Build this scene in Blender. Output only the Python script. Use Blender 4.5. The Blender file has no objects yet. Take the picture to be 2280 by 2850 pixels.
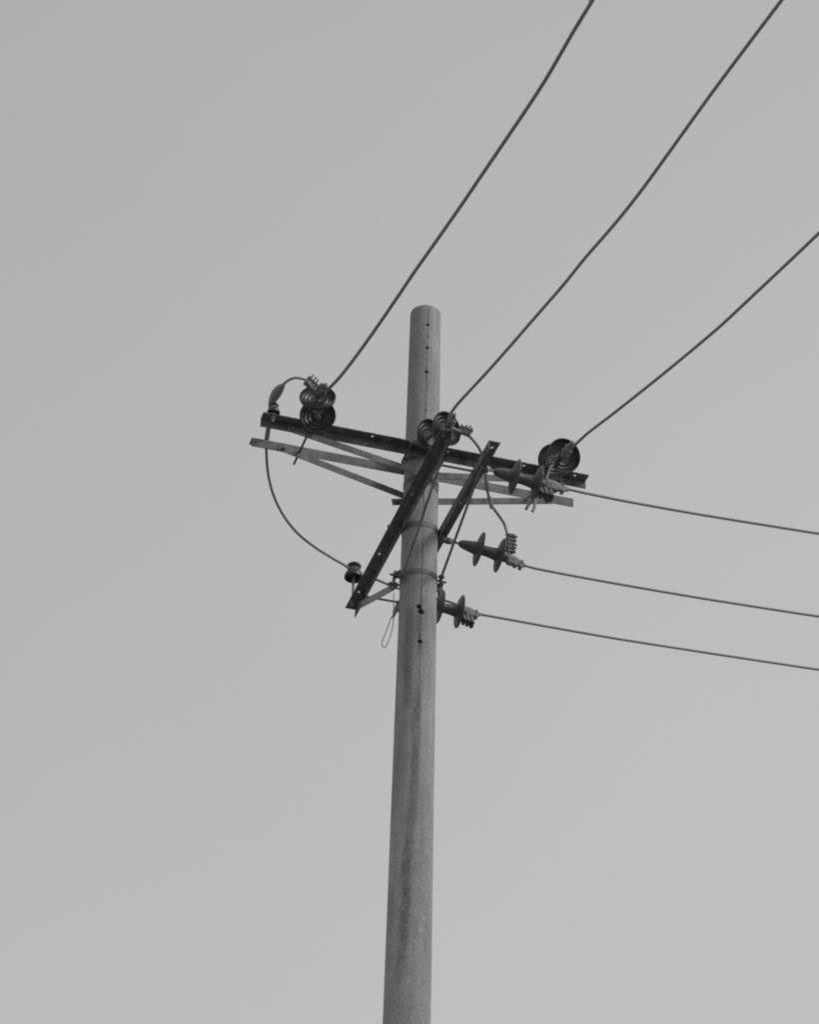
import bpy, bmesh, math, random
from mathutils import Vector, Matrix
random.seed(7)
S = bpy.context.scene
COL = S.collection
PI = math.pi

# ------------------------------------------------------------------ frame of the crossarms
AZ = math.radians(16.0)
AX = Vector((math.cos(AZ), math.sin(AZ), 0))       # along the upper crossarms
NN = Vector((math.sin(AZ), -math.cos(AZ), 0))      # along the lower crossarms, towards the viewer
UP = Vector((0, 0, 1))
def W(p): return AX * p[0] + NN * p[1] + UP * p[2]  # (along, out, height) in metres

POLE_TOP = 12.0
def pole_r(z): return 0.095 + (POLE_TOP - z) / 150.0

# ------------------------------------------------------------------ materials
def mat(name):
    m = bpy.data.materials.new(name); m.use_nodes = True
    nt = m.node_tree
    return m, nt, nt.nodes['Principled BSDF']
def N(nt, t, **kw):
    n = nt.nodes.new(t)
    for k, v in kw.items(): setattr(n, k, v)
    return n
def ramp(nt, src, stops):
    r = N(nt, 'ShaderNodeValToRGB')
    cr = r.color_ramp
    while len(cr.elements) < len(stops): cr.elements.new(0.5)
    for e, (p, v) in zip(cr.elements, stops):
        e.position = p; e.color = (v, v, v, 1)
    nt.links.new(src, r.inputs[0]); return r.outputs[0]
def math_(nt, op, a, b=None, c=None, clamp=False):
    n = N(nt, 'ShaderNodeMath', operation=op); n.use_clamp = clamp
    for i, v in enumerate((a, b, c)):
        if v is None: continue
        if isinstance(v, (int, float)): n.inputs[i].default_value = v
        else: nt.links.new(v, n.inputs[i])
    return n.outputs[0]
def noise(nt, scale, detail=4, rough=0.6, sc=(1, 1, 1), dist=0.0):
    tc = N(nt, 'ShaderNodeTexCoord'); mp = N(nt, 'ShaderNodeMapping')
    mp.inputs['Scale'].default_value = sc
    nt.links.new(tc.outputs['Object'], mp.inputs[0])
    n = N(nt, 'ShaderNodeTexNoise')
    n.inputs['Scale'].default_value = scale; n.inputs['Detail'].default_value = detail
    n.inputs['Roughness'].default_value = rough; n.inputs['Distortion'].default_value = dist
    nt.links.new(mp.outputs[0], n.inputs['Vector']); return n.outputs['Fac']
def bump(nt, b, h, strength, dist):
    n = N(nt, 'ShaderNodeBump'); n.inputs['Strength'].default_value = strength
    n.inputs['Distance'].default_value = dist
    nt.links.new(h, n.inputs['Height']); nt.links.new(n.outputs[0], b.inputs['Normal'])

def simple(name, lo, hi, rough, scale=30, metal=0.0, bs=0.2, bd=0.002, sc=(1, 1, 1), spec=0.5):
    m, nt, b = mat(name)
    f = noise(nt, scale, 5, 0.65, sc)
    c = ramp(nt, f, [(0.32, lo), (0.68, hi)])
    nt.links.new(c, b.inputs['Base Color'])
    b.inputs['Roughness'].default_value = rough; b.inputs['Metallic'].default_value = metal
    b.inputs['Specular IOR Level'].default_value = spec
    bump(nt, b, f, bs, bd)
    return m
M_STEEL = simple('weathered_steel', 0.08, 0.23, 0.65, 15, 0.0, 0.25, 0.002)
M_GALV = simple('galvanised_steel', 0.09, 0.25, 0.6, 17, 0.0, 0.25, 0.002)
M_SHED = simple('matt_grey_porcelain', 0.10, 0.15, 0.5, 18, 0.0, 0.05, 0.001)
M_FIT = simple('fitting_iron', 0.18, 0.34, 0.5, 40, 0.0, 0.3, 0.002)
M_PORC = simple('glazed_porcelain', 0.035, 0.060, 0.40, 12, 0.0, 0.03, 0.001)
M_WIRE = simple('cable_sheath', 0.30, 0.38, 0.6, 60, 0.0, 0.0, 0.001)
M_GROUND = simple('dry_earth', 0.12, 0.20, 0.95, 0.35, 0.0, 0.6, 0.05)

def concrete():
    m, nt, b = mat('cast_concrete')
    tc = N(nt, 'ShaderNodeTexCoord'); sp = N(nt, 'ShaderNodeSeparateXYZ')
    nt.links.new(tc.outputs['Object'], sp.inputs[0])
    X, Y, Z = sp.outputs
    ang = math_(nt, 'ARCTAN2', X, math_(nt, 'MULTIPLY', Y, -1.0))      # 0 = faces the viewer
    base = ramp(nt, noise(nt, 5.5, 6, 0.62, (1, 1, 0.35)), [(0.28, 0.42), (0.72, 0.56)])
    def mix(col, val, fac, op='MIX'):
        n = N(nt, 'ShaderNodeMix'); n.data_type = 'RGBA'; n.blend_type = op
        nt.links.new(fac, n.inputs[0]); nt.links.new(col, n.inputs[6])
        n.inputs[7].default_value = (val, val, val, 1); return n.outputs[2]
    # left of the mould seam: a little darker, fading out low on the shaft
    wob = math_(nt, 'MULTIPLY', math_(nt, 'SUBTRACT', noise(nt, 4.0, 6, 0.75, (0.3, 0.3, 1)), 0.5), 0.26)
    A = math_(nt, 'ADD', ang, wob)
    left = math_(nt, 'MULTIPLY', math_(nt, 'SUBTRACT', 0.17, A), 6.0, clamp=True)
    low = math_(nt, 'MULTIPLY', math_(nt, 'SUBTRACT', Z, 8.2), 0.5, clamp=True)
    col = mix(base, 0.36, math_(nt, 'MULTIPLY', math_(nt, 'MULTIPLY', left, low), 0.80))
    # seam: thin dark line, broken along its height
    d = math_(nt, 'ABSOLUTE', math_(nt, 'SUBTRACT', A, 0.165))
    seam = math_(nt, 'MULTIPLY', math_(nt, 'SUBTRACT', 1.0, math_(nt, 'DIVIDE', d, 0.060), clamp=True), 1.5, clamp=True)
    br = ramp(nt, noise(nt, 14, 3, 0.6, (0.3, 0.3, 1)), [(0.36, 0.15), (0.52, 1.0)])
    fade = math_(nt, 'MULTIPLY', math_(nt, 'SUBTRACT', Z, 8.7), 1.2, clamp=True)
    col = mix(col, 0.05, math_(nt, 'MULTIPLY', math_(nt, 'MULTIPLY', seam, br), math_(nt, 'ADD', math_(nt, 'MULTIPLY', fade, 0.75), 0.1)))
    # cloudy blotches and fine streaks running down the shaft
    bl = ramp(nt, noise(nt, 11, 6, 0.72, (1, 1, 0.45), 0.6), [(0.42, 1.0), (0.58, 0.0)])
    col = mix(col, 0.20, math_(nt, 'MULTIPLY', bl, 0.30))
    stv = ramp(nt, noise(nt, 34, 4, 0.6, (1, 1, 0.06)), [(0.45, 0.0), (0.66, 1.0)])
    col = mix(col, 0.18, math_(nt, 'MULTIPLY', stv, 0.30))
    # water stains with a shape of their own: centre angle runs from a0 at z0 to a1 at z1
    def stain(a0, z0, a1, z1, w, amount, dark, nsc):
        nonlocal col
        t = math_(nt, 'DIVIDE', math_(nt, 'SUBTRACT', Z, z0), z1 - z0)
        cen = math_(nt, 'ADD', math_(nt, 'MULTIPLY', t, a1 - a0), a0)
        wb = math_(nt, 'MULTIPLY', math_(nt, 'SUBTRACT', noise(nt, nsc, 4, 0.6, (1, 1, 0.5)), 0.5), 0.5)
        dd = math_(nt, 'ABSOLUTE', math_(nt, 'SUBTRACT', math_(nt, 'ADD', ang, wb), cen))
        env = math_(nt, 'MULTIPLY', math_(nt, 'MULTIPLY', t, math_(nt, 'SUBTRACT', 1.0, t)), 4.0, clamp=True)
        env = math_(nt, 'POWER', env, 0.5)
        f = math_(nt, 'SUBTRACT', 1.0, math_(nt, 'DIVIDE', dd, w), clamp=True)
        f = math_(nt, 'MULTIPLY', math_(nt, 'SMOOTH_MIN', math_(nt, 'MULTIPLY', f, 1.8), 1.0, 0.1), env)
        g = ramp(nt, noise(nt, nsc * 2.2, 5, 0.7, (1, 1, 0.4)), [(0.3, 0.35), (0.65, 1.0)])
        col = mix(col, dark, math_(nt, 'MULTIPLY', math_(nt, 'MULTIPLY', f, g), amount))
    stain(-0.02, 8.62, -0.32, 7.45, 0.30, 0.95, 0.10, 12)
    stain(0.14, 9.35, 0.02, 8.45, 0.28, 0.90, 0.11, 13)
    stain(-0.45, 9.80, -0.38, 9.10, 0.30, 0.80, 0.12, 8)
    stain(0.13, 9.86, 0.13, 9.45, 0.17, 0.60, 0.10, 9)
    stain(0.16, 11.60, 0.14, 11.05, 0.12, 0.6, 0.12, 9)
    stain(0.55, 9.0, 0.45, 6.0, 0.9, 0.55, 0.20, 5)
    # broken, paler spalled flecks low on the shaft
    fl = ramp(nt, noise(nt, 42, 6, 0.75, (1, 1, 0.7), 0.4), [(0.57, 0.0), (0.62, 1.0)])
    zone = math_(nt, 'MULTIPLY', math_(nt, 'SUBTRACT', 8.9, Z), 1.5, clamp=True)
    col = mix(col, 0.60, math_(nt, 'MULTIPLY', math_(nt, 'MULTIPLY', fl, zone), 0.45))
    sand = ramp(nt, noise(nt, 120, 3, 0.8), [(0.40, 1.0), (0.60, 0.0)])
    col = mix(col, 0.20, math_(nt, 'MULTIPLY', sand, 0.34))
    sand2 = ramp(nt, noise(nt, 95, 3, 0.8, (1.1, 0.9, 1)), [(0.52, 0.0), (0.68, 1.0)])
    col = mix(col, 0.70, math_(nt, 'MULTIPLY', sand2, 0.30))
    pits = ramp(nt, noise(nt, 60, 4, 0.7), [(0.32, 1.0), (0.38, 0.0)])
    col = mix(col, 0.13, math_(nt, 'MULTIPLY', pits, 0.6))
    nt.links.new(col, b.inputs['Base Color'])
    b.inputs['Roughness'].default_value = 0.9
    b.inputs['Specular IOR Level'].default_value = 0.2
    bump(nt, b, noise(nt, 45, 6, 0.7), 0.35, 0.004)
    return m
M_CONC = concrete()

# ------------------------------------------------------------------ mesh helpers (vertices in world metres)
def tag(o, label=None, cat=None, group=None, kind=None):
    for k, v in (('label', label), ('category', cat), ('group', group), ('kind', kind)):
        if v: o[k] = v
    return o
def root_of(parent):
    off = Vector((0, 0, 0)); p = parent
    while p is not None: off += p.location; p = p.parent
    return off
def obj(name, bm, material, parent=None, loc=None, smooth=False):
    bmesh.ops.recalc_face_normals(bm, faces=bm.faces[:])
    off = Vector(loc) if loc is not None else Vector((0, 0, 0))
    base = root_of(parent) + off
    for v in bm.verts: v.co -= base
    me = bpy.data.meshes.new(name); bm.to_mesh(me); bm.free()
    me.materials.append(material)
    if smooth:
        for p in me.polygons: p.use_smooth = True
        try: me.set_sharp_from_angle(angle=math.radians(38))
        except Exception: pass
    o = bpy.data.objects.new(name, me); COL.objects.link(o)
    o.location = off; o.parent = parent
    return o
def thing(name, label, cat, loc, group=None):
    o = bpy.data.objects.new(name, None); COL.objects.link(o)
    o.location = loc; o.empty_display_size = 0.1
    return tag(o, label, cat, group)
def frame(d, ref=UP):
    d = d.normalized()
    if abs(d.dot(ref)) > 0.97: ref = AX
    x = ref.cross(d).normalized(); y = d.cross(x)
    return x, y, d
def box(bm, c, ex, ey, ez, sx, sy, sz):
    vs = [bm.verts.new(c + ex * (sx * i / 2) + ey * (sy * j / 2) + ez * (sz * k / 2))
          for i in (-1, 1) for j in (-1, 1) for k in (-1, 1)]
    for f in ((0, 1, 3, 2), (4, 6, 7, 5), (0, 4, 5, 1), (2, 3, 7, 6), (0, 2, 6, 4), (1, 5, 7, 3)):
        bm.faces.new([vs[i] for i in f])
def bar(bm, p, q, w, h, side):
    """flat bar from p to q: width w along `side` (made square to the bar), thickness h"""
    z = (q - p).normalized(); x = (side - z * side.dot(z)).normalized(); y = z.cross(x)
    box(bm, (p + q) / 2, x, y, z, w, h, (q - p).length)
def lathe(bm, o, d, prof, seg=40, ref=UP, loop=False):
    """profile of (distance along d, radius)"""
    x, y, z = frame(d, ref); rings = []
    for t, r in prof:
        if r < 1e-6: rings.append([bm.verts.new(o + z * t)])
        else: rings.append([bm.verts.new(o + z * t + (x * math.cos(2*PI*k/seg) + y * math.sin(2*PI*k/seg)) * r) for k in range(seg)])
    for a, b in zip(rings, rings[1:] + rings[:1] if loop else rings[1:]):
        for k in range(seg):
            k2 = (k + 1) % seg
            if len(a) == 1 and len(b) == 1: continue
            if len(a) == 1: bm.faces.new((a[0], b[k], b[k2]))
            elif len(b) == 1: bm.faces.new((a[k], b[0], a[k2]))
            else: bm.faces.new((a[k], b[k], b[k2], a[k2]))
    for r in (() if loop else (rings[0], rings[-1])):
        if len(r) > 1: bm.faces.new(r)
def catmull(P, n):
    out = []
    for i in range(len(P) - 1):
        p0 = P[i-1] if i > 0 else P[0] * 2 - P[1]
        p1, p2 = P[i], P[i+1]
        p3 = P[i+2] if i + 2 < len(P) else P[-1] * 2 - P[-2]
        for k in range(n):
            t = k / n
            out.append(0.5 * ((2*p1) + (p2-p0)*t + (2*p0-5*p1+4*p2-p3)*t*t + (-p0+3*p1-3*p2+p3)*t*t*t))
    out.append(P[-1].copy()); return out
def tube(bm, P, r, seg=10, n=6, smooth_path=True):
    """r: a number, or a function of the fraction of the length"""
    Q = catmull(P, n) if smooth_path else [p.copy() for p in P]
    L = [0.0]
    for a, b in zip(Q, Q[1:]): L.append(L[-1] + (b - a).length)
    T = [(Q[min(i+1, len(Q)-1)] - Q[max(i-1, 0)]).normalized() for i in range(len(Q))]
    x = frame(T[0])[0]; rings = []
    for i, (q, t) in enumerate(zip(Q, T)):
        x = (x - t * x.dot(t)).normalized(); y = t.cross(x)
        rr = r(L[i] / L[-1]) if callable(r) else r
        rings.append([bm.verts.new(q + (x * math.cos(2*PI*k/seg) + y * math.sin(2*PI*k/seg)) * rr) for k in range(seg)])
    for a, b in zip(rings, rings[1:]):
        for k in range(seg): bm.faces.new((a[k], b[k], b[(k+1) % seg], a[(k+1) % seg]))
    bm.faces.new(rings[0]); bm.faces.new(rings[-1])
    return Q
def bolt(bm, p, q, r=0.008, head=0.015, nut_at=(0.012,), both=True):
    """threaded rod with hexagon heads near its ends"""
    d = (q - p).normalized(); Lh = (q - p).length
    lathe(bm, p, d, [(0, r*0.8), (0.003, r), (Lh - 0.003, r), (Lh, r*0.8)], 10)
    for s in nut_at:
        lathe(bm, p + d * s, d, [(0, head*0.92), (0.002, head), (0.010, head), (0.012, head*0.92)], 6)
        if both: lathe(bm, q - d * (s + 0.012), d, [(0, head*0.92), (0.002, head), (0.010, head), (0.012, head*0.92)], 6)

# ------------------------------------------------------------------ ground
bm = bmesh.new()
R_ = 3000.0; g = 24
pts = {}
def gz(x, y):
    d = math.hypot(x, y)
    return 0.0 if d < 30 else 0.6 * math.sin(x * 0.013) * math.cos(y * 0.017) * min(1, (d - 30) / 100)
ks = [(-1 if i < 0 else 1) * (abs(i) / g) ** 2.2 * R_ for i in range(-g, g + 1)]
for i, x in enumerate(ks):
    for j, y in enumerate(ks): pts[i, j] = bm.verts.new((x, y, gz(x, y)))
for i in range(2 * g):
    for j in range(2 * g): bm.faces.new((pts[i, j], pts[i+1, j], pts[i+1, j+1], pts[i, j+1]))
tag(obj('ground', bm, M_GROUND), 'bare earth around the foot of the pole', kind='structure')

# ------------------------------------------------------------------ the pole
pole = thing('utility_pole', 'tall round tapering concrete utility pole carrying four steel crossarms', 'pole', (0, 0, 0))
bm = bmesh.new()
prof = [(-0.3, pole_r(-0.3))]
z = 0.0
while z < 11.95: prof.append((z, pole_r(z))); z += 0.5
prof += [(11.96, pole_r(11.96)), (11.992, 0.0945), (11.999, 0.0915), (12.002, 0.085), (12.004, 0.0)]
lathe(bm, Vector((0, 0, 0)), UP, prof, 96, Vector((0, -1, 0)))
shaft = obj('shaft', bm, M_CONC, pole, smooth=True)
# form holes cast along the seam, cut out of the wall
TH = 0.165
for z, r, da in ((11.84, 0.0115, 0), (11.752, 0.006, 0), (11.663, 0.0115, 0), (11.478, 0.0125, 0), (11.19, 0.006, 0), (9.790, 0.016, -0.10), (9.757, 0.020, 0.02), (9.556, 0.015, 0)):
    s2 = Vector((math.sin(TH + da), -math.cos(TH + da), 0))
    cut = bmesh.new()
    lathe(cut, s2 * (pole_r(z) - 0.055) + UP * z, s2, [(0, r), (0.09, r)], 14)
    co = obj('hole_cutter', cut, M_CONC)
    md = shaft.modifiers.new('holes', 'BOOLEAN'); md.object = co; md.operation = 'DIFFERENCE'; md.solver = 'EXACT'
    bpy.context.view_layer.update()
    dg = bpy.context.evaluated_depsgraph_get()
    me2 = bpy.data.meshes.new_from_object(shaft.evaluated_get(dg))
    shaft.modifiers.clear()
    if len(me2.polygons) > 500: shaft.data = me2
    else: print('BOOLEAN FAILED', z, len(me2.polygons))
    bpy.data.objects.remove(co, do_unlink=True)

# angle-steel crossarm: top flange points away from the pole, web lies against it; real bolt holes
def angle_arm(c, d, out, z_top, s0, s1, holes, wf=0.063, hw=0.060, t=0.0055):
    """c: point on the web's outer face line (world xy), d: along, out: direction of the flange"""
    bm = bmesh.new()
    def P(s, o, h): return c + d * s + out * o + UP * (z_top - h)
    # web with a few thickness-wide steps so it catches light unevenly
    box(bm, P((s0+s1)/2, -t/2, (hw)/2 + 0.0), out, d, UP, t, s1 - s0, hw)
    # flange: slab pieces between holes + plates with a round hole
    hs = sorted(holes); H = 0.018; cuts = [s0]
    for h in hs: cuts += [h - H, h + H]
    cuts.append(s1)
    for i in range(0, len(cuts), 2):
        a, b = cuts[i], cuts[i+1]
        if b - a > 1e-4: box(bm, P((a+b)/2, wf/2, t/2), out, d, UP, wf - 0.0001, b - a, t)
    for h in hs:
        n = 16; r = 0.0085; oc = wf * 0.52
        for top in (0, 1):
            hh = 0 if top == 0 else t
            inner = [bm.verts.new(P(h + r*1.25*math.cos(2*PI*(k+0.5)/n), oc + r*math.sin(2*PI*(k+0.5)/n), hh)) for k in range(n)]
            sq = []
            for k in range(n):
                a = 2*PI*(k+0.5)/n; cx, sy = math.cos(a), math.sin(a); m_ = max(abs(cx), abs(sy))
                oo = oc + (sy/m_) * (wf - oc if sy > 0 else oc) if abs(sy) >= abs(cx) - 1e-9 else oc + (sy/m_) * (wf - oc if sy > 0 else oc)
                sq.append(bm.verts.new(P(h + (cx/m_) * H, oo, hh)))
            for k in range(n):
                k2 = (k+1) % n
                bm.faces.new((inner[k], inner[k2], sq[k2], sq[k]))
            if top == 0: i0, s0_ = inner, sq
            else:
                for k in range(n):
                    k2 = (k+1) % n
                    bm.faces.new((i0[k], inner[k], inner[k2], i0[k2]))
                    bm.faces.new((s0_[k], sq[k], sq[k2], s0_[k2]))
    return bm
TOPZ = 10.893; LOWZ = 10.405
RU = 0.108; RL = 0.116
def crossarm(label, axis, side, z_top, off, s0, s1, holes, material):
    lat = NN if axis is AX else AX
    bm = angle_arm(lat * (side * off), axis, lat * side, z_top, s0, s1, holes)
    return tag(obj('crossarm', bm, material, pole), label)
A_front = crossarm('dark upper steel crossarm on the near side of the pole', AX, 1, TOPZ, RU, -1.022, 1.004, [-0.955, -0.348, 0.924, 0.60], M_STEEL)
A_back = crossarm('paler upper steel crossarm on the far side of the pole', AX, -1, TOPZ, RU, -1.025, 1.000, [-0.95, -0.35, 0.92], M_GALV)
A_left = crossarm('lower steel crossarm on the left side of the pole', NN, -1, LOWZ, RL, -1.005, 1.000, [-0.80, -0.348, 0.327, 0.942], M_STEEL)
A_right = crossarm('lower steel crossarm on the right side of the pole', NN, 1, LOWZ, RL, -0.945, 0.975, [-0.35, 0.33, 0.915], M_STEEL)

def brace(arm, pts, side, w, material, t=0.005, angle=True, label=None, outdir=None):
    bm = bmesh.new()
    P = [W(p) for p in pts]
    bar(bm, P[0], P[1], w, t, side)
    if angle:    # the short leg of a light angle iron
        z = (P[1] - P[0]).normalized(); x = (side - z * side.dot(z)).normalized(); y = outdir
        c = (P[0] + P[1]) / 2 + x * (w/2 - t/2) + y * (w*0.32 + t/2)
        y2 = z.cross(x); y2 = y2 if y2.dot(y) > 0 else -y2
        c = (P[0] + P[1]) / 2 + x * (w/2 - t/2) + y2 * (w*0.32 + t/2 + 0.0003)
        box(bm, c, x, y2, z, t, w*0.62, (P[1]-P[0]).length - 0.002)
    for p in (P[0] + (P[1]-P[0]).normalized()*0.03, P[1] - (P[1]-P[0]).normalized()*0.03):
        dd = (z if False else (P[1]-P[0]).normalized().cross(side)).normalized()
        bolt(bm, p - dd*0.02, p + dd*0.02, 0.006, 0.012, (0.006,))
    return obj('brace', bm, material, arm)
fz = UP
# upper pair: two braces each, down to the band
brace(A_front, [(-0.86, RU+0.009, 10.850), (0.03, RU+0.014, 10.690)], UP, 0.043, M_GALV, 0.005, False)
brace(A_front, [(0.86, RU+0.009, 10.850), (-0.03, RU+0.021, 10.690)], UP, 0.043, M_GALV, 0.005, False)
brace(A_back, [(-0.86, -RU+0.0085, 10.857), (0.02, -RU-0.013, 10.672)], UP, 0.043, M_GALV, 0.005, False)
brace(A_back, [(0.86, -RU+0.0085, 10.845), (-0.14, -RU-0.024, 10.640)], UP, 0.043, M_GALV, 0.005, False)
# lower pair: narrow flat braces to the lowest band
brace(A_left, [(-RL-0.006, 0.965, 10.375), (-RL-0.004, 0.045, 9.985)], UP, 0.034, M_STEEL, 0.006, False)
brace(A_left, [(-RL-0.010, -0.84, 10.335), (-RL-0.006, -0.09, 10.020)], UP, 0.044, M_FIT, 0.005, False)
brace(A_right, [(RL+0.006, 0.93, 10.385), (RL+0.008, 0.02, 10.045)], UP, 0.034, M_GALV, 0.006, False)
brace(A_right, [(RL+0.010, -0.86, 10.370), (RL+0.008, -0.06, 10.045)], UP, 0.034, M_GALV, 0.005, False)

# clamp bands round the shaft
def band(z, lug_dirs, label, h=0.034):
    bm = bmesh.new(); r = pole_r(z)
    n = 64
    for k in range(n):
        a0, a1 = 2*PI*k/n, 2*PI*(k+1)/n
    lathe(bm, UP * (z - h/2), UP, [(0, r+0.0006), (0.001, r+0.0030), (h-0.001, r+0.0028), (h, r+0.0006)], 72, loop=True)
    o = tag(obj('clamp_band', bm, M_GALV, pole, smooth=True), label)
    for d in lug_dirs:
        side = UP.cross(d)
        b2 = bmesh.new()
        for s in (-1, 1): box(b2, d * (r + 0.028) + side * (0.009*s) + UP * z, d, side, UP, 0.046, 0.006, h)
        bolt(b2, d*(r+0.030) - side*0.05 + UP*z, d*(r+0.030) + side*0.05 + UP*z, 0.007, 0.014, (0.018,))
        obj('clamp_bolt', b2, M_STEEL, o)
    return o
band(10.855, [], 'flat clamp band behind the upper crossarms')
band(10.695, [], 'flat clamp band holding the upper braces')
band(10.365, [], 'flat clamp band behind the lower crossarms')
band(10.035, [(-AX*0.96 + NN*0.15).normalized(), (AX*0.97 - NN*0.25).normalized()], 'lowest clamp band, holding the lower braces')

def tie(p, q, label, nuts):
    bm = bmesh.new(); bolt(bm, W(p), W(q), 0.0075, 0.015, nuts, False)
    return tag(obj('tie_bolt', bm, M_STEEL, pole), label)
tie((-0.728, 0.135, 10.858), (-0.728, -0.245, 10.858), 'long tie bolt through the left half of the upper crossarms', (0.006, 0.254))
tie((0.728, 0.135, 10.858), (0.728, -0.16, 10.858), 'long tie bolt through the right half of the upper crossarms', (0.006, 0.254))
tie((0.0, 0.16, 10.862), (0.0, -0.15, 10.862), 'bolt through the shaft between the upper crossarms', (0.03, 0.28))
tie((-0.19, -0.79, 10.372), (0.17, -0.79, 10.372), 'tie bolt joining the far ends of the lower crossarms', (0.055, 0.312))
tie((-0.175, 0.70, 10.372), (0.17, 0.70, 10.372), 'tie bolt joining the near ends of the lower crossarms', (0.040, 0.297))
tie((-0.20, 0.0, 10.372), (0.17, 0.0, 10.372), 'bolt through the shaft between the lower crossarms', (0.065, 0.322))
# loose bolts and cleats where the braces meet the lowest band
for side, c in ((-1, (-0.128, -0.02, 10.02)), (1, (0.122, -0.01, 10.03))):
    bm = bmesh.new()
    c = W(c)
    bolt(bm, c - AX*0.045*1 + UP*0.022 + NN*0.02, c + AX*0.045 + UP*0.018 + NN*0.02, 0.007, 0.014, (0.02, 0.05), False)
    bolt(bm, c - AX*0.05 - UP*0.030, c + AX*0.03 - UP*0.028, 0.007, 0.014, (0.01, 0.045), False)
    box(bm, c - UP*0.012 - NN*0.012 + AX*(0.012*side), AX, NN, UP, 0.006, 0.05, 0.085)
    tag(obj('bracket', bm, M_STEEL, pole), 'small dark cleat with bolts on the %s side of the shaft' % ('left' if side < 0 else 'right'))
# U-bolts round the shaft at the upper and lower arm levels
for z, d, lat, zz in ((10.868, NN, AX, 0),):
    bm = bmesh.new(); r = pole_r(z) + 0.012
    pts = [d*0.165 + lat*r] + [(-d*math.sin(t) + lat*math.cos(t)) * r for t in [PI*k/12 for k in range(13)]] + [d*0.165 - lat*r]
    tube(bm, [p + UP*z for p in pts], 0.008, 8, 3)
    tag(obj('u_bolt', bm, M_STEEL, pole), 'round steel U-bolt clamping a crossarm to the shaft')

# ------------------------------------------------------------------ strain insulators
RIBS = [(-0.012, 0.036), (-0.014, 0.048), (-0.010, 0.064), (-0.001, 0.082), (0.010, 0.096), (0.021, 0.104), (0.030, 0.1065), (0.036, 0.1062), (0.0385, 0.103),
        (0.038, 0.099), (0.029, 0.096), (0.020, 0.091), (0.017, 0.086), (0.018, 0.081), (0.021, 0.077), (0.020, 0.073), (0.015, 0.069), (0.012, 0.063),
        (0.014, 0.058), (0.017, 0.054), (0.016, 0.050), (0.012, 0.046), (0.010, 0.040), (0.011, 0.032), (0.010, 0.028), (0.010, 0.014)]
THIN = [(-0.014, 0.034), (-0.011, 0.042), (-0.007, 0.065), (-0.001, 0.090), (0.005, 0.103), (0.009, 0.1065), (0.013, 0.1055), (0.014, 0.100),
        (0.012, 0.085), (0.012, 0.060), (0.015, 0.040), (0.020, 0.034)]
def clamp_hull(bm, p, t, up, L, w=0.036):
    """boat-shaped strain clamp body tapering along the conductor"""
    x, y, z = frame(t, up)          # x sideways, y up-ish
    sec = [(0.0, 0.55, 0.8), (0.12, 1.0, 1.25), (0.45, 1.0, 1.1), (0.75, 0.7, 0.7), (1.0, 0.42, 0.42)]
    rings = []
    for f, a, b in sec:
        c = p + t * (L*f); ring = []
        for u, v in ((-1, 0.35), (-0.7, 1), (0.7, 1), (1, 0.35), (0.8, -0.9), (0, -1.25), (-0.8, -0.9)):
            ring.append(bm.verts.new(c + x*(u*w/2*a) + y*(v*w/2*b)))
        rings.append(ring)
    for a, b in zip(rings, rings[1:]):
        for k in range(7): bm.faces.new((a[k], b[k], b[(k+1) % 7], a[(k+1) % 7]))
    bm.faces.new(rings[0]); bm.faces.new(rings[-1])
def bolt_row(bm, p, t, out, n, step, length, w=0.03):
    """parallel-groove clamp: pressed plates across the wires, a bolt sticking out of each"""
    side = t.cross(out).normalized()
    for k in range(n):
        c = p + t * (step * (k - (n-1)/2))
        box(bm, c, side, out, t, w, w*1.15, step*0.70)
        box(bm, c + out*(w*0.72), side, out, t, w*1.25, w*0.24, step*0.62)
        j = 0.88 + 0.24 * ((k*37) % 5) / 5
        q = c + out * (length*j) + side*(0.004*((k % 3)-1)) + t*(0.004*((k*5) % 3 - 1))
        bolt(bm, c - out*(w*0.95), q, 0.0052, 0.0105, (0.004,), False)
        lathe(bm, c + out*(w*0.86), out, [(0, 0.0105), (0.010, 0.0105)], 6)
    
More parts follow.
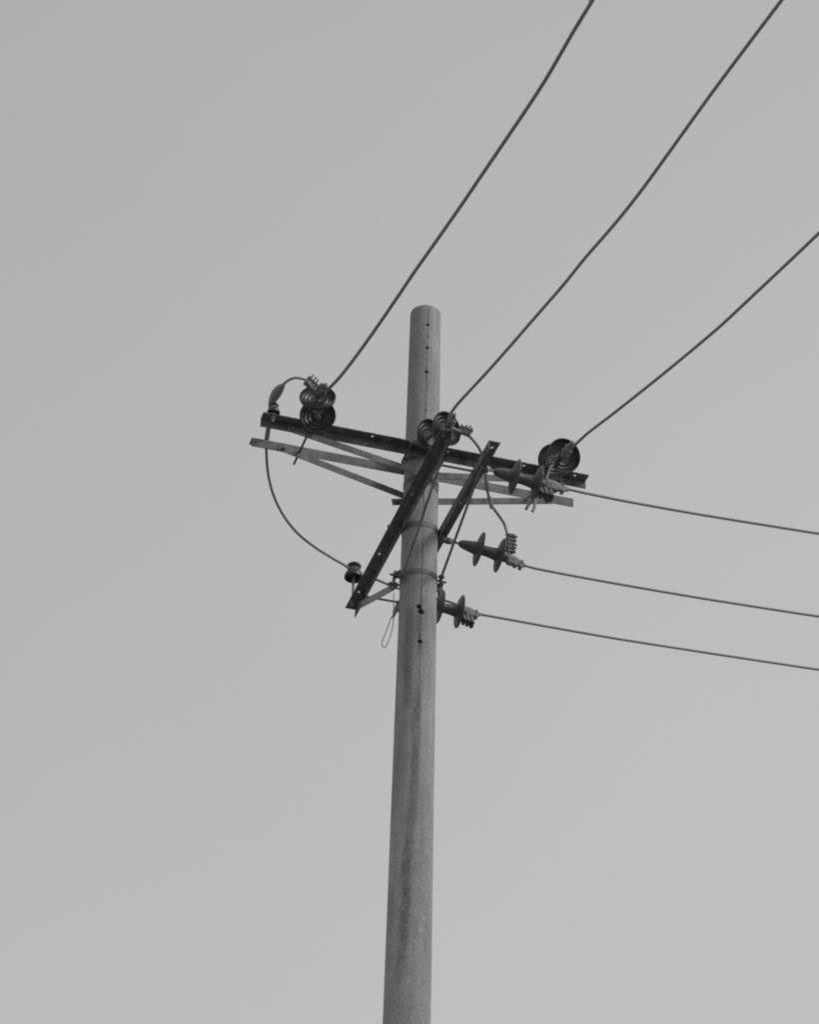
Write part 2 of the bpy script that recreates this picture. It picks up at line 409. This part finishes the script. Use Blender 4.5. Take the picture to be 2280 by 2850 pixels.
def insulator(label, group, start, c1, c2, wire_at, wire_dir, clampL, pg=None, lump=None, taper=False, tilt=(0, 0)):
    d = (c2 - c1).normalized(); sp = (c2 - c1).length
    t = thing('strain_insulator', label, 'insulator', start, group)
    # link from the crossarm to the first cap
    bm = bmesh.new()
    e0 = c1 - d*0.100
    x, y, z = frame((e0 - start))
    lathe(bm, start, e0 - start, [(0, 0.008), ((e0-start).length, 0.008)], 10)
    for s in (-1, 1): bar(bm, start - z*0.02 + x*(0.013*s), start + z*0.055 + x*(0.013*s), 0.024, 0.005, y)
    bolt(bm, start + z*0.030 - x*0.028, start + z*0.030 + x*0.028, 0.006, 0.011, (0.002,))
    obj('shackle', bm, M_FIT, t)
    for i, c in enumerate((c1, c2)):
        bm = bmesh.new()
        # porcelain shed with concentric ribs underneath
        prof = [(-0.012, 0.0)] + (THIN + [(0.050, 0.031), (0.052, 0.0)] if taper else RIBS + [(0.004, 0.0)])
        d = (c2 - c1).normalized()
        tl = math.radians(tilt[i])
        d = (Matrix.Rotation(tl, 3, d.cross(UP)) @ d).normalized()
        lathe(bm, c, d, prof, 64)
        disc = obj('insulator_disc', bm, M_SHED if taper else M_PORC, t, smooth=True)
        bm = bmesh.new()
        if taper and i == 0: cp = [(-0.118, 0.013), (-0.112, 0.019), (-0.085, 0.028), (-0.050, 0.034), (-0.020, 0.039), (-0.008, 0.042), (-0.004, 0.040)]
        else: cp = [(-sp+0.012, 0.020), (-sp+0.022, 0.030), (-0.055, 0.033), (-0.030, 0.037), (-0.012, 0.041), (-0.004, 0.040)] if taper else \
                   [(-0.080, 0.014), (-0.074, 0.026), (-0.060, 0.033), (-0.035, 0.036), (-0.014, 0.040), (-0.004, 0.040)]
        lathe(bm, c, d, cp, 32)
        obj('metal_cap', bm, M_FIT if not taper else M_SHED, disc, smooth=True)
        bm = bmesh.new()
        lathe(bm, c, d, [(0.003, 0.020), (0.012, 0.017), (0.016, 0.011), (0.052, 0.010), (0.055, 0.014), (0.060, 0.010)], 16)
        obj('metal_pin', bm, M_FIT, disc, smooth=True)
    # strain clamp from the last pin to the conductor
    pin = c2 + d*0.050
    wt = wire_dir.normalized()
    bm = bmesh.new()
    x2, y2, z2 = frame(wire_at - pin)
    for s in (-1, 1): bar(bm, pin - z2*0.012 + x2*(0.012*s), wire_at + wt*0.02 + x2*(0.012*s), 0.030 if taper else 0.022, 0.005, y2)
    bolt(bm, pin - x2*0.024, pin + x2*0.024, 0.0065, 0.011, (0.001,))
    clamp_hull(bm, wire_at - wt*(0.03 if taper else 0.005), wt, UP, clampL, 0.050 if taper else 0.036)
    sx = frame(wt)[0]; sy = frame(wt)[1]
    for f in (0.28, 0.55):
        c = wire_at + wt*(clampL*f)
        for s in (-1, 1): bolt(bm, c + sx*(0.013*s) - sy*(0.030 if taper else 0.040), c + sx*(0.013*s) + sy*0.022, 0.0045, 0.009, (0.003,))
        box(bm, c - sy*0.026, sx, sy, wt, 0.042, 0.008, 0.020)
    if lump:
        c, tt, LL, ww = lump
        xx, yy, zz = frame(tt)
        clamp_hull(bm, c, tt.normalized(), UP, LL, ww)
    obj('strain_clamp', bm, M_FIT, t)
    if pg:
        bm = bmesh.new(); bolt_row(bm, *pg)
        obj('parallel_clamp', bm, M_STEEL, t)
    return t
G_UP = 'twin-disc insulators on the upper crossarms'
G_RT = 'twin-shed insulators on the lower crossarms'
V = Vector
def vec(*p): return W(p)
# upper three, pulling towards the viewer
insulator('twin-disc insulator on the left half of the upper crossarm, below the left overhead wire', G_UP,
          vec(-0.700, 0.160, 10.860), vec(-0.724, 0.300, 10.830), vec(-0.764, 0.445, 10.836),
          vec(-0.766, 0.525, 10.858), vec(0.05, 1, -0.18), 0.10,
          pg=(vec(-0.835, 0.565, 10.850), vec(-0.7, -0.25, 0.85).normalized()*1.0, vec(0.52, 0.05, 0.85).normalized(), 4, 0.026, 0.066, 0.032), tilt=(-13, 12))
insulator('twin-disc insulator just right of the pole, partly hidden by a lower crossarm end', G_UP,
          vec(-0.105, 0.165, 10.885), vec(-0.048, 0.280, 10.856), vec(0.012, 0.405, 10.838),
          vec(0.025, 0.465, 10.845), vec(0.06, 1, 0.02), 0.11,
          pg=(vec(0.128, 0.445, 10.826), vec(0.92, -0.35, 0.10).normalized(), vec(0.45, 0.1, 0.9).normalized(), 4, 0.024, 0.052, 0.028))
insulator('twin-disc insulator on the right half of the upper crossarm, almost face-on', G_UP,
          vec(0.715, 0.160, 10.860), vec(0.726, 0.290, 10.843), vec(0.742, 0.415, 10.803),
          vec(0.730, 0.455, 10.780), vec(0.10, 1, 0.03), 0.16,
          pg=(vec(0.640, 0.500, 10.690), vec(0.25, -0.15, 0.9).normalized(), vec(0.3, 0.9, -0.2).normalized(), 3, 0.026, 0.045, 0.03))
# lower three, pulling to the right
insulator('twin-shed insulator nearest the viewer, overlapping the right half of the upper crossarm', G_RT,
          vec(0.145, 0.72, 10.392), vec(0.347, 0.70, 10.388), vec(0.482, 0.70, 10.374),
          vec(0.560, 0.70, 10.374), vec(1, 0, -0.03), 0.15,
          pg=(vec(0.540, 0.700, 10.320), vec(1, 0, -0.15).normalized(), vec(0.1, 0.2, -0.9).normalized(), 3, 0.030, 0.030, 0.044),
          taper=True)
insulator('twin-shed insulator beside the pole, on the middle of the three right-hand wires', G_RT,
          vec(0.155, -0.03, 10.370), vec(0.368, -0.03, 10.351), vec(0.498, -0.03, 10.334),
          vec(0.575, -0.03, 10.312), vec(1, 0, -0.22), 0.12,
          pg=(vec(0.568, -0.03, 10.430), vec(0.05, 0, 1).normalized(), vec(1, 0.05, -0.05).normalized(), 5, 0.027, 0.045, 0.030),
          taper=True)
insulator('lowest twin-shed insulator, its first shed half hidden behind the pole', G_RT,
          vec(0.150, -0.79, 10.380), vec(0.358, -0.79, 10.392), vec(0.486, -0.79, 10.384),
          vec(0.535, -0.79, 10.390), vec(1, 0, -0.03), 0.12,
          pg=(vec(0.545, -0.79, 10.340), vec(1, 0, -0.25).normalized(), vec(0.1, 0.2, -0.9).normalized(), 3, 0.026, 0.030, 0.046),
          taper=True)

# ------------------------------------------------------------------ pin insulators
def pin_insulator(label, base, skirt_z, s=1.0):
    """base: point on the arm, skirt_z: height of the porcelain's lower rim"""
    t = thing('pin_insulator', label, 'insulator', base, 'small pin insulators at the crossarm ends')
    c = V((base.x, base.y, skirt_z))
    bm = bmesh.new()
    prof = [(0.022, 0.0), (0.022, 0.014), (0.004, 0.018), (0.014, 0.026), (0.016, 0.032), (0.004, 0.036), (0.008, 0.042), (0.002, 0.046), (-0.002, 0.049), (0.002, 0.052),
            (0.016, 0.051), (0.028, 0.047), (0.040, 0.039), (0.050, 0.032), (0.057, 0.030), (0.063, 0.033), (0.070, 0.038), (0.078, 0.039), (0.086, 0.034), (0.092, 0.020), (0.093, 0.0)]
    lathe(bm, c, UP, [(a*s, b*s) for a, b in prof], 40)
    obj('porcelain_shell', bm, M_PORC, t, smooth=True)
    bm = bmesh.new()
    h = c.z - base.z
    lathe(bm, base - UP*0.045, UP, [(0, 0.007), (0.003, 0.0085), (h + 0.06, 0.0095)], 12)
    for zz in (-0.022, 0.002): lathe(bm, base + UP*zz, UP, [(0, 0.017), (0.012, 0.017)], 6)
    obj('pin', bm, M_FIT, t)
    # binding of tie wire round the neck
    bm = bmesh.new()
    for q in range(2):
        rr = 0.030*s; zc = c.z + (0.050 + 0.005*q)*s
        ring = [V((c.x + rr*math.cos(a), c.y + rr*math.sin(a), zc)) for a in [2*PI*k/16 for k in range(16)]]
        tube(bm, ring + [ring[0]], 0.003, 6, 2)
    obj('tie_wire', bm, M_WIRE, t)
    return t
pin_insulator('small pin insulator on the far lower crossarm end, jumper wire bound to its neck', vec(-0.158, -0.905, 10.407), 10.562, 1.15)
pin_insulator('small pin insulator on the left tip of the upper crossarm, mostly hidden by it', vec(-0.958, 0.150, 10.895), 10.910, 0.75)

# ------------------------------------------------------------------ conductors
def wire(name, label, cat, P, r, ext=None, group=None, seg=12):
    pts = [W(p) for p in P]
    if ext:
        last = pts[-1]; d = W(ext)
        n = 14
        for k in range(1, n+1):
            f = k / n
            pts.append(last + d * f + UP * (-0.9 * 4 * f * (1 - f) * 0.25))
    bm = bmesh.new(); tube(bm, pts, r, seg, 5)
    return tag(obj(name, bm, M_WIRE, None, loc=pts[0], smooth=True), label, cat, group)
G1 = 'overhead wires running towards the viewer'
G2 = 'overhead wires running off to the right'
WL = [(-0.762, 0.46, 10.852), (-0.739, 0.56, 10.844), (-0.724, 0.741, 10.796), (-0.708, 0.915, 10.769), (-0.688, 1.146, 10.744), (-0.668, 1.382, 10.725), (-0.641, 1.69, 10.709), (-0.621, 1.92, 10.700), (-0.599, 2.161, 10.684), (-0.564, 2.562, 10.656), (-0.536, 2.887, 10.641), (-0.521, 3.059, 10.633), (-0.494, 3.365, 10.620), (-0.475, 3.582, 10.616), (-0.463, 3.714, 10.624), (-0.452, 3.845, 10.636), (-0.441, 3.973, 10.648), (-0.423, 4.175, 10.658), (-0.409, 4.337, 10.672)]
WM = [(0.020, 0.42, 10.838), (0.016, 0.5, 10.868), (0.022, 0.563, 10.880), (0.033, 0.664, 10.875), (0.067, 0.984, 10.832), (0.096, 1.264, 10.798), (0.14, 1.681, 10.757), (0.179, 2.052, 10.72), (0.205, 2.301, 10.708), (0.239, 2.621, 10.676), (0.26, 2.828, 10.662), (0.282, 3.031, 10.661), (0.318, 3.376, 10.672), (0.355, 3.732, 10.684), (0.4, 4.161, 10.686), (0.428, 4.421, 10.686), (0.448, 4.613, 10.689)]
WR = [(0.738, 0.43, 10.790), (0.760, 0.47, 10.812), (0.782, 0.52, 10.822), (0.812, 0.69, 10.81), (0.858, 0.98, 10.758), (0.918, 1.361, 10.695), (0.972, 1.703, 10.643), (1.035, 2.101, 10.590), (1.075, 2.351, 10.570), (1.117, 2.616, 10.552), (1.157, 2.871, 10.534), (1.192, 3.092, 10.522), (1.236, 3.371, 10.511)]
wire('overhead_wire', 'left of the three thick wires rising from the upper crossarm to the top edge', 'wire', WL, 0.0098, (2.5, 27, 0.9), G1)
wire('overhead_wire', 'middle thick wire rising from the insulator beside the pole to the top edge', 'wire', WM, 0.0090, (2.7, 27, 0.8), G1)
wire('overhead_wire', 'right thick wire rising from the face-on insulator to the right edge', 'wire', WR, 0.0088, (4.2, 27, 0.9), G1)
WA = [(0.53, 0.7, 10.386), (0.564, 0.7, 10.385), (0.633, 0.7, 10.378), (0.731, 0.7, 10.371), (0.894, 0.7, 10.368), (1.083, 0.7, 10.367), (1.538, 0.7, 10.375), (2.24, 0.7, 10.4), (2.56, 0.7, 10.413)]
WB = [(0.545, -0.03, 10.330), (0.588, -0.03, 10.316), (0.633, -0.03, 10.300), (0.707, -0.03, 10.289), (0.851, -0.03, 10.285), (1.226, -0.03, 10.285), (1.723, -0.03, 10.292), (2.121, -0.03, 10.303), (2.557, -0.03, 10.318), (2.889, -0.03, 10.333)]
WC = [(0.52, -0.79, 10.390), (0.569, -0.79, 10.390), (0.609, -0.79, 10.391), (0.779, -0.79, 10.391), (1.049, -0.79, 10.390), (1.508, -0.79, 10.392), (2.001, -0.79, 10.404), (2.444, -0.79, 10.417), (2.9, -0.79, 10.432), (3.247, -0.79, 10.445)]
wire('overhead_wire', 'uppermost of the three thinner wires leaving to the right', 'wire', WA, 0.0082, (30, 0, 1.1), G2)
wire('overhead_wire', 'middle of the three thinner wires leaving to the right', 'wire', WB, 0.0080, (30, 0, 1.2), G2)
wire('overhead_wire', 'lowest of the three thinner wires leaving to the right', 'wire', WC, 0.0080, (30, 0, 1.1), G2)

def sleeve(parent, pts, rf, flat=None):
    bm = bmesh.new(); tube(bm, [W(p) for p in pts], rf, 14, 6)
    return obj('wrap_or_tail', bm, M_WIRE, parent, smooth=True)
J1 = [(-0.800, 0.555, 10.815), (-0.831, 0.57, 10.832), (-0.85, 0.57, 10.862), (-0.873, 0.53, 10.911), (-0.905, 0.42, 10.991), (-0.928, 0.3, 11.04), (-0.940, 0.18, 11.066), (-0.950, 0.12, 11.046), (-0.957, 0.09, 11.016), (-0.956, 0.06, 10.988), (-0.945, 0.0, 10.966), (-0.938, -0.06, 10.939), (-0.93, -0.12, 10.912), (-0.916, -0.17, 10.845), (-0.879, -0.25, 10.75), (-0.817, -0.34, 10.668), (-0.726, -0.44, 10.607), (-0.605, -0.56, 10.581), (-0.465, -0.67, 10.578), (-0.331, -0.78, 10.598), (-0.218, -0.865, 10.613), (-0.168, -0.93, 10.620), (-0.113, -0.935, 10.614), (-0.044, -0.9, 10.584), (0.003, -0.88, 10.561), (0.097, -0.85, 10.514), (0.202, -0.82, 10.483), (0.348, -0.79, 10.450), (0.47, -0.79, 10.43), (0.54, -0.79, 10.36)]
j = wire('jumper_wire', 'long jumper wire looping from the left insulator down behind the lower crossarm', 'wire', J1, 0.0083)
sleeve(j, [(-0.930, 0.26, 11.050), (-0.940, 0.18, 11.066), (-0.955, 0.12, 11.046), (-0.964, 0.09, 11.012), (-0.958, 0.06, 10.984)], lambda f: 0.010 + 0.020 * math.sin(PI * min(1, f*1.05)) ** 1.3)
sleeve(j, [(-0.944, 0.0, 10.967), (-0.938, -0.06, 10.939), (-0.930, -0.12, 10.912)], lambda f: 0.0150)
J2 = [(0.03, 0.49, 10.800), (0.05, 0.49, 10.798), (0.121, 0.44, 10.818), (0.177, 0.4, 10.83), (0.256, 0.32, 10.826), (0.311, 0.25, 10.796), (0.346, 0.18, 10.74), (0.385, 0.1, 10.681), (0.428, 0.05, 10.623), (0.487, 0.0, 10.596), (0.533, -0.03, 10.563), (0.551, -0.03, 10.491), (0.560, -0.03, 10.382), (0.568, -0.03, 10.34)]
j = wire('jumper_wire', 'short taped jumper wire dropping right of the pole between two insulators', 'wire', J2, 0.0088)
sleeve(j, [(0.355, 0.16, 10.724), (0.372, 0.13, 10.700), (0.385, 0.1, 10.681)], lambda f: 0.010 + 0.006 * math.sin(PI*f))
sleeve(j, [(0.400, 0.08, 10.660), (0.418, 0.06, 10.630), (0.432, 0.045, 10.603)], lambda f: 0.013)
J3 = [(0.70, 0.48, 10.765), (0.665, 0.50, 10.715), (0.646, 0.52, 10.658), (0.614, 0.56, 10.584), (0.585, 0.6, 10.501), (0.552, 0.66, 10.392), (0.518, 0.7, 10.315), (0.481, 0.7, 10.268), (0.440, 0.7, 10.215), (0.424, 0.7, 10.180)]
wire('jumper_wire', 'very short jumper wire between the face-on insulator and the one below it', 'wire', J3, 0.0088)
j3 = bpy.context.scene.objects[[o.name for o in S.objects if o.name.startswith('jumper_wire')][-1]]
j3.data.materials[0] = M_STEEL
sleeve(j3, [(0.500, 0.7, 10.290), (0.478, 0.7, 10.250), (0.474, 0.7, 10.205), (0.462, 0.7, 10.172)], lambda f: 0.009)  # a second wire tail forking from the jumper, not a tape wrap
LP = [(0.06, -0.75, 10.41), (0.06, -0.75, 10.36), (0.062, -0.75, 10.265), (0.043, -0.75, 10.211), (0.016, -0.75, 10.111), (-0.004, -0.75, 10.043), (0.001, -0.752, 10.017), (0.02, -0.754, 10.018), (0.044, -0.756, 10.086), (0.062, -0.758, 10.17), (0.066, -0.76, 10.245), (0.071, -0.762, 10.294), (0.09, -0.77, 10.372)]
wire('loose_wire', 'thin loose wire hanging in a narrow loop left of the pole', 'wire', LP, 0.0030)

# ------------------------------------------------------------------ camera
cam = bpy.data.cameras.new('camera'); co = bpy.data.objects.new('camera', cam); COL.objects.link(co)
r = V((0.99963421, -0.01155846, 0.0244508)); u = V((-0.02674607, -0.5565759, 0.83036613)); f = V((-0.00401097, 0.83071636, 0.55668145))
Mx = Matrix(((r.x, u.x, -f.x, 0), (r.y, u.y, -f.y, -13.3), (r.z, u.z, -f.z, 1.6), (0, 0, 0, 1)))
co.matrix_world = Mx
cam.sensor_fit = 'HORIZONTAL'; cam.sensor_width = 36.0; cam.lens = 36.0 * 5693 / 1725
cam.clip_start = 0.1; cam.clip_end = 20000
cam.dof.use_dof = True; cam.dof.focus_distance = 15.9; cam.dof.aperture_fstop = 5.6
S.camera = co

# ------------------------------------------------------------------ overcast daylight
SUN_AZ = math.radians(118)       # clockwise from +Y (north): right and a little behind the viewer
SUN_EL = math.radians(42)
w = bpy.data.worlds.new('World'); S.world = w; w.use_nodes = True
nt = w.node_tree; bg = nt.nodes['Background']
sky = N(nt, 'ShaderNodeTexSky', sky_type='NISHITA')
sky.sun_disc = False; sky.sun_elevation = SUN_EL; sky.sun_rotation = SUN_AZ
sky.dust_density = 6.0; sky.air_density = 1.2
bw = N(nt, 'ShaderNodeRGBToBW'); nt.links.new(sky.outputs[0], bw.inputs[0])
tc = N(nt, 'ShaderNodeTexCoord')
dot = N(nt, 'ShaderNodeVectorMath', operation='DOT_PRODUCT')
nt.links.new(tc.outputs['Generated'], dot.inputs[0])
gd = V((0.62, 0.35, -0.70)).normalized()
dot.inputs[1].default_value = gd
mr = N(nt, 'ShaderNodeMapRange'); mr.inputs[1].default_value = -0.45; mr.inputs[2].default_value = 0.10
mr.inputs[3].default_value = 4.22; mr.inputs[4].default_value = 5.65
nt.links.new(dot.outputs['Value'], mr.inputs[0])
cn = N(nt, 'ShaderNodeTexNoise'); cn.inputs['Scale'].default_value = 3.0; cn.inputs['Detail'].default_value = 5
nt.links.new(tc.outputs['Generated'], cn.inputs['Vector'])
cm = N(nt, 'ShaderNodeMapRange'); cm.inputs[3].default_value = 0.95; cm.inputs[4].default_value = 1.05
nt.links.new(cn.outputs['Fac'], cm.inputs[0])
over = math_(nt, 'MULTIPLY', mr.outputs[0], cm.outputs[0])
mixn = N(nt, 'ShaderNodeMix'); mixn.data_type = 'FLOAT'; mixn.inputs[0].default_value = 0.90
nt.links.new(bw.outputs[0], mixn.inputs[2]); nt.links.new(over, mixn.inputs[3])
nt.links.new(mixn.outputs[0], bg.inputs['Color'])
bg.inputs['Strength'].default_value = 0.10

sun = bpy.data.lights.new('sun', 'SUN'); so = bpy.data.objects.new('sun', sun); COL.objects.link(so)
sun.energy = 1.25; sun.angle = math.radians(14); sun.color = (1, 1, 1)
sd = V((math.sin(SUN_AZ) * math.cos(SUN_EL), math.cos(SUN_AZ) * math.cos(SUN_EL), math.sin(SUN_EL)))
so.rotation_euler = sd.to_track_quat('Z', 'Y').to_euler()
so.location = sd * 60

S.view_settings.view_transform = 'Standard'; S.view_settings.look = 'None'
S.view_settings.exposure = 0.0; S.view_settings.gamma = 1.0
S.cycles.filter_width = 2.0
S.cycles.use_denoising = False
